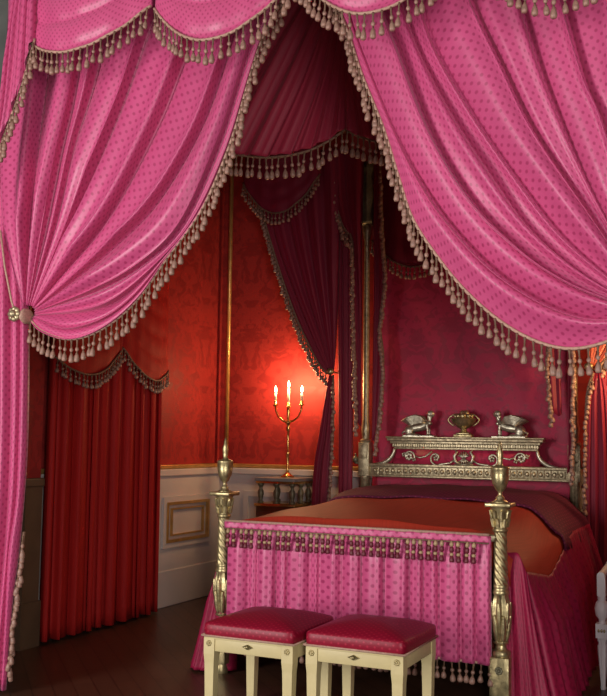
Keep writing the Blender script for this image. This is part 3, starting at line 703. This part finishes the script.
# sphinxes and basket on the cornice
def sphinx(xc, s):
    """s = +1 faces right"""
    y = BYH-0.015; z0 = 1.492
    def P(x, dy, z): return (xc+s*x*1.12, y+dy*1.12, z0+z*1.15)
    b = MB()
    b.tube([P(-0.115, 0, 0.045), P(-0.09, 0, 0.055), P(-0.04, 0, 0.062), P(0.01, 0, 0.068), P(0.05, 0, 0.085), P(0.068, 0, 0.105)], [0.022, 0.036, 0.034, 0.033, 0.036, 0.024], 10)
    b.tube([P(0.06, 0, 0.10), P(0.078, 0, 0.128), P(0.083, 0, 0.15)], [0.022, 0.015, 0.016], 8)
    b.ball(P(0.088, 0, 0.168), (0.022, 0.021, 0.027)); b.ball(P(0.074, 0, 0.166), (0.024, 0.025, 0.028)); b.ball(P(0.066, 0, 0.142), (0.014, 0.02, 0.022))
    b.ball(P(0.110, 0, 0.165), (0.006, 0.005, 0.009), nu=8, nv=6); b.ball(P(0.103, 0, 0.150), (0.008, 0.008, 0.006), nu=8, nv=6)
    for dy in (-0.02, 0.02):
        b.ball(P(0.078, dy*0.75, 0.098), (0.016, 0.013, 0.015))
        b.tube([P(0.058, dy, 0.09), P(0.066, dy, 0.045), P(0.064, dy, 0.016), P(0.085, dy, 0.008)], [0.017, 0.012, 0.010, 0.010], 8)
        b.ball(P(-0.082, dy*1.3, 0.042), (0.038, 0.018, 0.036))
        b.tube([P(-0.09, dy*1.5, 0.02), P(-0.05, dy*1.6, 0.012), P(-0.012, dy*1.6, 0.010)], [0.014, 0.012, 0.010], 8)
    b.tube([P(-0.115, 0, 0.04), P(-0.138, -0.01, 0.03), P(-0.135, -0.02, 0.012), P(-0.10, -0.04, 0.009)], [0.010, 0.008, 0.007, 0.007], 8)
    b.box(tuple(min(a, c) for a, c in zip(P(-0.13, -0.045, -0.002), P(0.12, 0.045, 0.010))), tuple(max(a, c) for a, c in zip(P(-0.13, -0.045, -0.002), P(0.12, 0.045, 0.010))))
    o = b.build('sphinx', M['silver'], bed)
    md = o.modifiers.new('one_skin', 'REMESH'); md.mode = 'VOXEL'; md.voxel_size = 0.005; md.use_smooth_shade = True
    for dy in (-0.034, 0.034):
        w = MB()
        for k in range(7):                                          # overlapping feathers
            t = k/6
            w.tube([P(0.050, dy*0.8, 0.098), P(0.018-0.012*t, dy*1.1, 0.142-0.040*t), P(-0.03-0.005*t, dy*1.3, 0.152-0.058*t), P(-0.085+0.03*t, dy*1.45, 0.137-0.052*t), P(-0.135+0.068*t, dy*1.5, 0.112-0.034*t)], [0.007, 0.011, 0.011, 0.009, 0.003], 6)
        wo = w.build('wing', M['silver'], o); 
sphinx(CXM-0.375, 1); sphinx(CXM+0.375, -1)
b = MB(); yb = BYH-0.015; z0 = 1.492
b.box((CXM-0.075, yb-0.045, z0), (CXM+0.075, yb+0.045, z0+0.022), bev=0.003); b.box((CXM-0.055, yb-0.04, z0+0.022), (CXM+0.055, yb+0.04, z0+0.035), bev=0.003)
b.lathe([(0.045, 0.035), (0.028, 0.05), (0.022, 0.066), (0.05, 0.082), (0.09, 0.112), (0.103, 0.145), (0.108, 0.152), (0.098, 0.156)], (CXM, yb, z0), 40, flute=20, fd=0.07)
bk = b.build('basket_urn', M['gold'], bed, sharp=50)
for s in (-1, 1):
    b = MB(); b.tube([(CXM+s*(0.078+0.052*math.sin(PI*k/10)), yb, z0+0.090+0.10*k/10) for k in range(11)], 0.006, 6); b.build('handle', M['gold'], bk)
rr = random.Random(3)
for k in range(13):
    a = 2*PI*k/9; q = 0.065 if k < 9 else 0.025
    b = MB(); b.ball((CXM+q*math.cos(a), yb+q*0.8*math.sin(a), z0+0.172+(0.022 if k >= 9 else 0)), rr.uniform(0.021, 0.029), nu=10, nv=7); b.build('fruit', M['gold'], bk)
# footboard: pink spotted cloth on a rail, fringe, hem tassels
FX0, FX1 = BX0+0.05, BX1-0.045
b = MB(); b.box((BX0, BYF-0.02, 0.90), (BX1, BYF+0.02, 0.938), bev=0.006); b.build('foot_rail', M['gold_pale'], bed)
b = MB(); rr = random.Random(15); cut = [0]
for _ in range(15): cut.append(cut[-1]+rr.uniform(0.55, 1.45))
cut = [c/cut[-1] for c in cut]
PP = [[Vector((FX0+(FX1-FX0)*c, BYF-0.03, z)) for z in (0.935, 0.70, 0.45, 0.24)] for c in cut]
strands(b, PP, nt=24, sub=9, amp=0.5, cap=0.05, fabric=0.155, minor=0.12, seed=15, top0=0.25, lean=0.25)
fb = b.build('footboard_cloth', M['pink_panel'], bed, thick=0.003)
fringe(fb, [Vector((FX0, BYF-0.076, 0.943)), Vector((XC, BYF-0.076, 0.943)), Vector((FX1, BYF-0.076, 0.943))], spacing=9, braid=0.009, bmat='braid', name='top_braid')
b = MB(); b.grid(lambda i, j: ((Vector((FX0+(FX1-FX0)*i/80, BYF-0.080-0.004*math.sin(i*1.1), 0.94-0.045*j/3))), ((FX1-FX0)*1.2*i/80, 0.05*j/3+0.02)), 81, 4)
vl = b.build('footboard_valance', M['pink_panel'], bed, thick=0.003)
# clustered barrel tassels
xs = []; x = FX0+0.02; kk = 0; grp = [2, 3, 3, 3, 2, 4, 2, 3, 3, 2, 3, 3, 2, 2]
pth = MB(); pth.tube([(FX0, BYF-0.086, 0.898), (FX1, BYF-0.086, 0.898)], 0.005, 6); vb = pth.build('valance_braid', M['braid_dark'], bed)
gi = 0; tot = sum(grp); unit = (FX1-FX0-0.06)/(tot*0.044+len(grp)*0.022)
x = FX0+0.035
for g in grp:
    for q in range(g):
        o = bpy.data.objects.new('tassel', T_BARREL); C.objects.link(o); o.parent = vb; o.location = Vector((x, BYF-0.092, 0.90)) - ORG[bed]; o.rotation_euler = (rnd(-.06, .06), rnd(-.06, .06), rnd(0, 3)); x += 0.044*unit
    x += 0.022*unit
fringe(fb, [Vector((FX0, BYF-0.04, 0.245)), Vector((FX1, BYF-0.04, 0.245))], spacing=0.042, me=T_MID, bmat='braid', name='hem_fringe')
# bed frame under the mattress
b = MB(); b.box((BX0+0.02, BYF+0.03, 0.30), (BX1-0.02, BYH-0.03, 0.48)); b.build('side_rails', M['mahogany'], bed)
# mattress, coverlet, skirt, quilt
b = MB(); b.box((BX0+0.10, BYF+0.10, 0.48), (BX1-0.10, BYH-0.06, 0.90), bev=0.06)
b.build('mattress', M['pale_silk'], bed)
def top_z(Y): return 0.965 + 0.05*max(0, min(1, (Y-5.6)/1.5))
def bed_section(Y, lift=0.0, drop_l=0.62, drop_r=0.62, n=40, swell=0.0):
    """points (x, z) across the bed from the left hem over the top to the right hem"""
    zt = top_z(Y)+lift; pts = []
    xl, xr = BX0-0.02-swell, BX1+0.05+swell
    ctrl = [(xl-0.05, drop_l), (xl-0.03, (drop_l+zt)/2), (xl+0.015, zt-0.12), (xl+0.09, zt-0.035), (xl+0.25, zt-0.005), (XC, zt+0.015), (xr-0.30, zt-0.01), (xr-0.14, zt-0.05), (xr-0.01, zt-0.15), (xr+0.055, (drop_r+zt-0.1)/2), (xr+0.085, drop_r)]
    V3 = [Vector((x, Y, z)) for x, z in ctrl]; p, L = resample(V3, n); return p
NY, NXs = 34, 48
def hem_r(Y): return 0.70-0.09*max(0, min(1, (Y-5.45)/0.6)) + 0.20*max(0, min(1, (Y-6.15)/0.7))
rw = [bed_section(5.44+(7.55-5.44)*j/(NY-1), drop_r=hem_r(5.44+(7.55-5.44)*j/(NY-1)), n=NXs) for j in range(NY)]
rw.insert(0, [Vector((p.x, 5.432, min(p.z, max(0.62, p.z-0.16)))) for p in rw[0]]); NY += 1
b = MB(); b.grid(lambda i, j: (rw[j][i] + Vector((0, 0, 0.006*math.sin(i*0.5+j*0.35))), (i*0.06, j*0.065)), NXs, NY)
cv = thing('coverlet', 'orange silk coverlet over the bed with crimson pleated skirts down its sides', 'coverlet', (XC, 6.4, 0.97))
b.build('coverlet_top', M['coverlet'], cv, thick=0.006)
def skirt(side, name):
    b = MB(); y0, y1 = 5.44, 7.62; nf = 17; rr = random.Random(31+side)
    cut = [0]
    for _ in range(nf): cut.append(cut[-1]+rr.uniform(0.6, 1.4))
    cut = [c/cut[-1] for c in cut]; P = []
    for c in cut:
        Y = y0+(y1-y0)*c; zh = (hem_r(Y) if side > 0 else 0.62)+0.04
        p = bed_section(min(Y, 7.55), drop_r=zh, drop_l=zh, n=20); top = p[-1] if side > 0 else p[0]
        fl = (0.07+0.10*(1-c)) if side > 0 else 0.10
        x = top.x-side*0.004; ys = (-0.10*(1-c))
        P.append([Vector((x, Y, zh)), Vector((x+side*fl*0.22, Y+ys*0.2, zh*0.72)), Vector((x+side*fl*0.6, Y+ys*0.6, zh*0.36)), Vector((x+side*fl, Y+ys, 0.015))])
    xc_ = P[0][0].x; zc_ = P[0][0].z
    cor = []
    for (dx, yy, gx, gy) in ((0.16, 5.435, 0.15, 5.44), (0.09, 5.430, 0.06, 5.40), (0.035, 5.425, -0.05, 5.33)):
        cor.append([Vector((xc_-side*(dx+0.01), yy+0.02, zc_+0.10)), Vector((xc_-side*(dx*.7+gx*.3), yy*.8+gy*.2, zc_*.7)), Vector((xc_-side*(dx*.35+gx*.65), yy*.4+gy*.6, zc_*.35)), Vector((xc_-side*gx, gy, 0.015))])
    if side < 0: cor = [cor[0], cor[2]]
    strands(b, cor+[P[0]], nt=36, sub=9, amp=0.4, cap=0.05, nrm=Vector((side*0.3, -1, 0)), fabric=0.22, seed=41, top0=0.35, minor=0.2)
    strands(b, P, nt=36, sub=10, amp=0.7, cap=0.075, nrm=Vector((side, 0, 0)), fabric=0.24, seed=40, top0=0.4, minor=0.2, lean=0.35, pw=0.8)
    b.build(name, M['skirt'], cv, thick=0.003)
skirt(1, 'side_skirt'); skirt(-1, 'side_skirt')
# spotted quilt / bolster swell at the head end
qy0, qy1 = 6.95, 7.72; NQ = 22
def qrow(j):
    t = j/(NQ-1); Y = qy0+(qy1-qy0)*t
    lift = 0.012 + 0.055*math.sin(min(1, t*1.6)*PI/2)
    return bed_section(min(Y, 7.72), lift=lift, drop_r=0.75, drop_l=0.70, n=NXs, swell=0.014)
qr = [qrow(j) for j in range(NQ)]
for j in range(NQ):
    for i in range(NXs):
        f = max(0, (i/(NXs-1)-0.72)/0.28); qr[j][i].y -= 0.42*f*(1-j/(NQ-1))
        g = max(0, (0.2-i/(NXs-1))/0.2); qr[j][i].y -= 0.08*g*(1-j/(NQ-1))
b = MB(); b.grid(lambda i, j: (qr[j][i] + Vector((0, 0, 0.005*math.sin(i*0.7)*math.cos(j*0.6))), (i*0.06, j*0.05)), NXs, NQ)
tag(b.build('quilt', M['quilt'], org=Vector((XC, 7.4, 1.0)), thick=0.012), 'dark plum spotted quilt laid across the pillow end of the bed', 'quilt')
# crimson cloth stretched on the wall behind the bed
b = MB(); rr = random.Random(2)
b.grid(lambda i, j: (Vector((BX0+0.02+(BX1-BX0-0.04)*i/30, BYH+0.12-0.006*math.sin(i*0.9+0.6*j), 0.9+3.35*j/40)), (i*0.06, j*0.08)), 31, 41)
tag(b.build('back_hanging', M['bedback'], thick=0.01), 'crimson damask cloth stretched between the head posts behind the headboard', 'hanging')

# ------------------------------------------------------------------ corner cabinet and candelabrum (and its twin beyond the right drapery)
def cabinet(x0, x1, label, y0=7.64, y1=YB-0.06):
    r = thing('cabinet', label, 'cabinet', ((x0+x1)/2, (y0+y1)/2, 0))
    b = MB(); b.box((x0-0.01, y0-0.01, 1.085), (x1+0.01, y1, 1.115), bev=0.006); b.build('marble_top', M['marble'], r, sharp=40)
    b = MB(); b.box((x0, y0, 1.065), (x1, y1, 1.085), bev=0.004); b.box((x0-0.008, y0-0.008, 0.865), (x1+0.008, y1, 0.89), bev=0.004); b.build('gallery_rails', M['brass'], r, sharp=40)
    b = MB(); b.box((x0+0.005, y0+0.005, 0.08), (x1-0.005, y1, 0.865)); b.build('carcass', M['mahogany'], r)
    b = MB(); b.box((x0+0.03, y0-0.012, 0.14), (x1-0.03, y0+0.005, 0.82), bev=0.006); d = b.build('door', M['mahogany'], r, sharp=40)
    b = MB(); b.ball((x1-0.06, y0-0.022, 0.5), 0.014); b.build('door_knob', M['brass'], d)
    for i, (xx, yy) in enumerate(((x0+0.035, y0+0.035), ((x0+x1)/2, y0+0.035), (x1-0.035, y0+0.035), (x1-0.035, (y0+y1)/2), (x0+0.035, y1-0.05), (x1-0.035, y1-0.05))):
        b = MB(); b.lathe([(0.03, 0.89), (0.03, 0.905), (0.016, 0.915), (0.022, 0.94), (0.030, 0.975), (0.026, 1.0), (0.014, 1.02), (0.018, 1.035), (0.03, 1.05), (0.032, 1.066)], (xx, yy, 0), 14, flute=7, fd=0.1); b.build('baluster', M['bronze'], r)
    for xx in (x0+0.035, x1-0.035):
        for yy in (y0+0.035, y1-0.035):
            b = MB(); b.lathe([(0.018, 0), (0.03, 0.03), (0.026, 0.085)], (xx, yy, 0), 12); b.build('foot', M['brass'], r)
cabinet(-4.06, -3.68, 'tall mahogany and brass corner cabinet with marble top carrying the candelabrum')
cabinet(-0.87, -0.49, 'mahogany cabinet with brass gallery standing at the right of the bed head', 7.20, 7.62)
def candelabrum(x, y, label):
    z0 = 1.115; r = thing('candelabrum', label, 'candelabrum', (x, y, z0))
    b = MB(); b.lathe([(0.06, 0), (0.062, 0.008), (0.045, 0.018), (0.03, 0.03), (0.016, 0.045)], (x, y, z0), 20); b.build('base', M['brass'], r)
    b = MB(); b.lathe([(0.014, 0.04), (0.012, 0.06), (0.017, 0.075), (0.011, 0.09), (0.013, 0.2), (0.019, 0.215), (0.011, 0.23), (0.010, 0.40), (0.016, 0.42), (0.022, 0.44), (0.012, 0.46), (0.014, 0.47), (0.026, 0.485), (0.03, 0.5), (0.012, 0.515), (0.013, 0.56), (0.020, 0.60), (0.012, 0.63)], (x, y, z0), 14); b.build('stem', M['brass'], r)
    for s in (-1, 1):
        b = MB(); b.tube([(x+s*0.01, y, z0+0.50), (x+s*0.05, y, z0+0.505), (x+s*0.10, y, z0+0.545), (x+s*0.128, y, z0+0.60), (x+s*0.132, y, z0+0.645)], [0.011, 0.010, 0.009, 0.009, 0.010], 8); b.build('arm', M['brass'], r)
    for (dx, zc_, zt) in ((-0.132, 0.645, 0.76), (0, 0.63, 0.805), (0.132, 0.645, 0.76)):
        b = MB(); b.lathe([(0.008, zc_-0.01), (0.026, zc_+0.004), (0.028, zc_+0.010), (0.015, zc_+0.012), (0.017, zc_+0.04), (0.013, zc_+0.042)], (x+dx, y, z0), 14); b.build('drip_pan', M['brass'], r)
        b = MB(); b.lathe([(0.0115, zc_+0.03), (0.011, zt), (0.004, zt+0.003)], (x+dx, y, z0), 12); cd = b.build('candle', M['wax'], r)
        b = MB(); b.lathe([(0.002, zt+0.004), (0.010, zt+0.016), (0.012, zt+0.026), (0.008, zt+0.044), (0.001, zt+0.064)], (x+dx, y, z0), 10); b.build('flame', M['flame'], cd)
        d = bpy.data.lights.new('candle_light', 'POINT'); d.energy = CANDLE_W; d.color = (1.0, 0.60, 0.28); d.shadow_soft_size = 0.02
        o = bpy.data.objects.new('candle_light', d); C.objects.link(o); o.location = (x+dx, y-0.0, z0+zt+0.09)
candelabrum(-3.86, 7.87, 'three-armed brass candelabrum with lit candles on the cabinet by the red wall')
candelabrum(-0.68, 7.41, 'three-armed brass candelabrum with lit candles at the right of the bed head')

# ------------------------------------------------------------------ the two stools
def stool(x0, y0, label, first=None):
    w, d = 0.519, 0.52; x1, y1 = x0+w, y0+d
    r = thing('stool', label, 'stool', ((x0+x1)/2, (y0+y1)/2, 0), 'stools at the foot of the bed')
    n = 25
    cxs, cys, hx, hy = (x0+x1)/2, (y0+y1)/2, w/2, d/2; m_ = 72
    rows = [(0.0, 0.436), (0.004, 0.444), (0.006, 0.468), (0.005, 0.492), (0.001, 0.499), (-0.012, 0.505), (-0.03, 0.513), (-0.06, 0.524), (-0.10, 0.534), (-0.15, 0.543), (-0.20, 0.549), (-0.25, 0.552)]
    def ring(i, j):
        off, z = rows[j]; a = 2*PI*(i+0.5)/m_; c_, s_ = math.cos(a), math.sin(a); e = 0.13 if j < 6 else 0.13+0.07*(j-5)
        qx = math.copysign(abs(c_)**e, c_)*(hx+off); qy = math.copysign(abs(s_)**e, s_)*(hy+off)
        return Vector((cxs+qx, cys+qy, z)), (qx+0.35*(0.5-z)*(c_ > 0.7)-0.35*(0.5-z)*(c_ < -0.7), qy+(z-0.5)*(1 if s_ < 0 else -1))
    b = MB(); b.grid(ring, m_+1, len(rows)); k0 = len(b.v)
    b.f.append([i*len(rows) for i in range(m_)][::-1]); b.mi.append(0); b.f.append([i*len(rows)+len(rows)-1 for i in range(m_)]); b.mi.append(0)
    st = b.build('seat_cushion', M['stool'], r)
    b = MB()
    ins = 0.004
    b.tube([(x0-ins, y0-ins, 0.438), (x1+ins, y0-ins, 0.438), (x1+ins, y1+ins, 0.438), (x0-ins, y1+ins, 0.438), (x0-ins, y0-ins, 0.438)], 0.006, 6); b.build('gimp', M['braid'], st)
    # apron
    b = MB(); t = 0.03; za, zb = 0.36, 0.436
    b.box((x0+0.01, y0+0.01, za), (x1-0.01, y0+0.01+t, zb), bev=0.003); b.box((x0+0.01, y1-0.01-t, za), (x1-0.01, y1-0.01, zb), bev=0.003)
    b.box((x0+0.01, y0+0.01, za), (x0+0.01+t, y1-0.01, zb), bev=0.003); b.box((x1-0.01-t, y0+0.01, za), (x1-0.01, y1-0.01, zb), bev=0.003)
    b.box((x0+0.004, y0+0.004, 0.422), (x1-0.004, y1-0.004, 0.436), bev=0.002)
    ap = b.build('apron', M['stool_paint'], r, sharp=40)
    for (xx, yy) in ((x0+0.035, y0+0.035), (x1-0.035, y0+0.035), (x0+0.035, y1-0.035), (x1-0.035, y1-0.035)):
        b = MB(); b.lathe([(0.021*1.0, 0.0), (0.027, 0.30), (0.031, 0.345), (0.031, 0.424)], (xx, yy, 0), 4, sq=True); lg = b.build('leg', M['stool_paint'], r, smooth=False)
        sy = -1 if yy < (y0+y1)/2 else 1
        b = MB()
        for k in range(7):
            a = 2*PI*k/7; b.ball((xx+0.010*math.cos(a), yy+sy*0.033, 0.40+0.010*math.sin(a)), (0.006, 0.005, 0.006), nu=8, nv=5)
        b.ball((xx, yy+sy*0.034, 0.40), 0.008, nu=8, nv=6); b.build('rosette', M['gold'], lg)
    b = MB(); xm_ = (x0+x1)/2; yf = y0+0.008
    b.prism([(xm_-0.03, 0.40), (xm_, 0.387), (xm_+0.03, 0.40), (xm_, 0.413)], yf-0.006, yf+0.004); b.ball((xm_, yf-0.008, 0.40), 0.008, nu=8, nv=6)
    b.build('diamond_mount', M['gold'], ap)
stool(-2.643, 4.421, 'cream gilt stool with crimson spotted satin seat, nearer the left foot post')
stool(-2.080, 4.464, 'cream gilt stool with crimson spotted satin seat, nearer the right foot post')

# ------------------------------------------------------------------ white armchair cut by the right edge
r = thing('armchair', 'white and gilt armchair at the right edge, only its front leg and arm support showing', 'armchair', (-0.55, 6.35, 0))
def fluted_leg(xx, yy, h=0.30):
    b = MB(); b.lathe([(0.014, 0.0), (0.018, 0.01), (0.014, 0.02), (0.030, h-0.05), (0.024, h-0.03), (0.030, h-0.015), (0.030, h)], (xx, yy, 0), 32, flute=8, fd=0.14)
    b.lathe([(0.034, h), (0.034, h+0.085)], (xx, yy, 0), 4, sq=True); return b.build('leg', M['white_paint'], r, sharp=40)
CHX, CHY = -0.885, 6.10
for (xx, yy) in ((CHX, CHY), (CHX+0.56, CHY), (CHX+0.06, CHY+0.52), (CHX+0.50, CHY+0.52)):
    lg = fluted_leg(xx, yy)
    if yy == CHY:
        b = MB()
        for k in (-1, 0, 1): b.ball((xx+k*0.016, yy-0.035, 0.345), (0.007, 0.005, 0.010), nu=8, nv=6)
        b.build('gilt_rosette', M['gold'], lg)
b = MB(); b.box((CHX, CHY-0.02, 0.31), (CHX+0.56, CHY+0.02, 0.38), bev=0.004); b.box((CHX-0.015, CHY, 0.31), (CHX+0.02, CHY+0.52, 0.38), bev=0.004); b.box((CHX+0.54, CHY, 0.31), (CHX+0.575, CHY+0.52, 0.38), bev=0.004); b.box((CHX+0.05, CHY+0.50, 0.31), (CHX+0.51, CHY+0.54, 0.38), bev=0.004)
b.build('seat_frame', M['white_paint'], r, sharp=40)
b = MB(); b.box((CHX+0.04, CHY+0.01, 0.37), (CHX+0.52, CHY+0.50, 0.46), bev=0.035); b.build('seat_cushion', M['skirt'], r)
for xx in (CHX, CHX+0.56):
    b = MB(); b.lathe([(0.022, 0.385), (0.018, 0.40), (0.020, 0.41), (0.038, 0.43), (0.044, 0.47), (0.036, 0.505), (0.022, 0.52), (0.026, 0.53), (0.022, 0.545)], (xx, CHY, 0), 20)
    b.lathe([(0.024, 0.545), (0.024, 0.66)], (xx, CHY, 0), 4, sq=True)
    b.tube([(xx, CHY-0.03, 0.665), (xx, CHY+0.1, 0.672), (xx, CHY+0.3, 0.69), (xx, CHY+0.50, 0.72)], [0.024, 0.022, 0.020, 0.020], 10); b.build('arm', M['white_paint'], r, sharp=40)
b = MB(); x0, x1 = CHX+0.04, CHX+0.52; yk = CHY+0.52
b.box((x0, yk-0.02, 0.38), (x0+0.05, yk+0.03, 1.0), bev=0.006); b.box((x1-0.05, yk-0.02, 0.38), (x1, yk+0.03, 1.0), bev=0.006); b.box((x0+0.05, yk-0.015, 0.95), (x1-0.05, yk+0.025, 0.995), bev=0.006); b.box((x0+0.05, yk-0.015, 0.47), (x1-0.05, yk+0.025, 0.52), bev=0.006)
b.build('back_frame', M['white_paint'], r, sharp=40)
b = MB(); b.box((x0+0.045, yk-0.035, 0.515), (x1-0.045, yk+0.01, 0.955), bev=0.015); b.build('back_pad', M['skirt'], r)
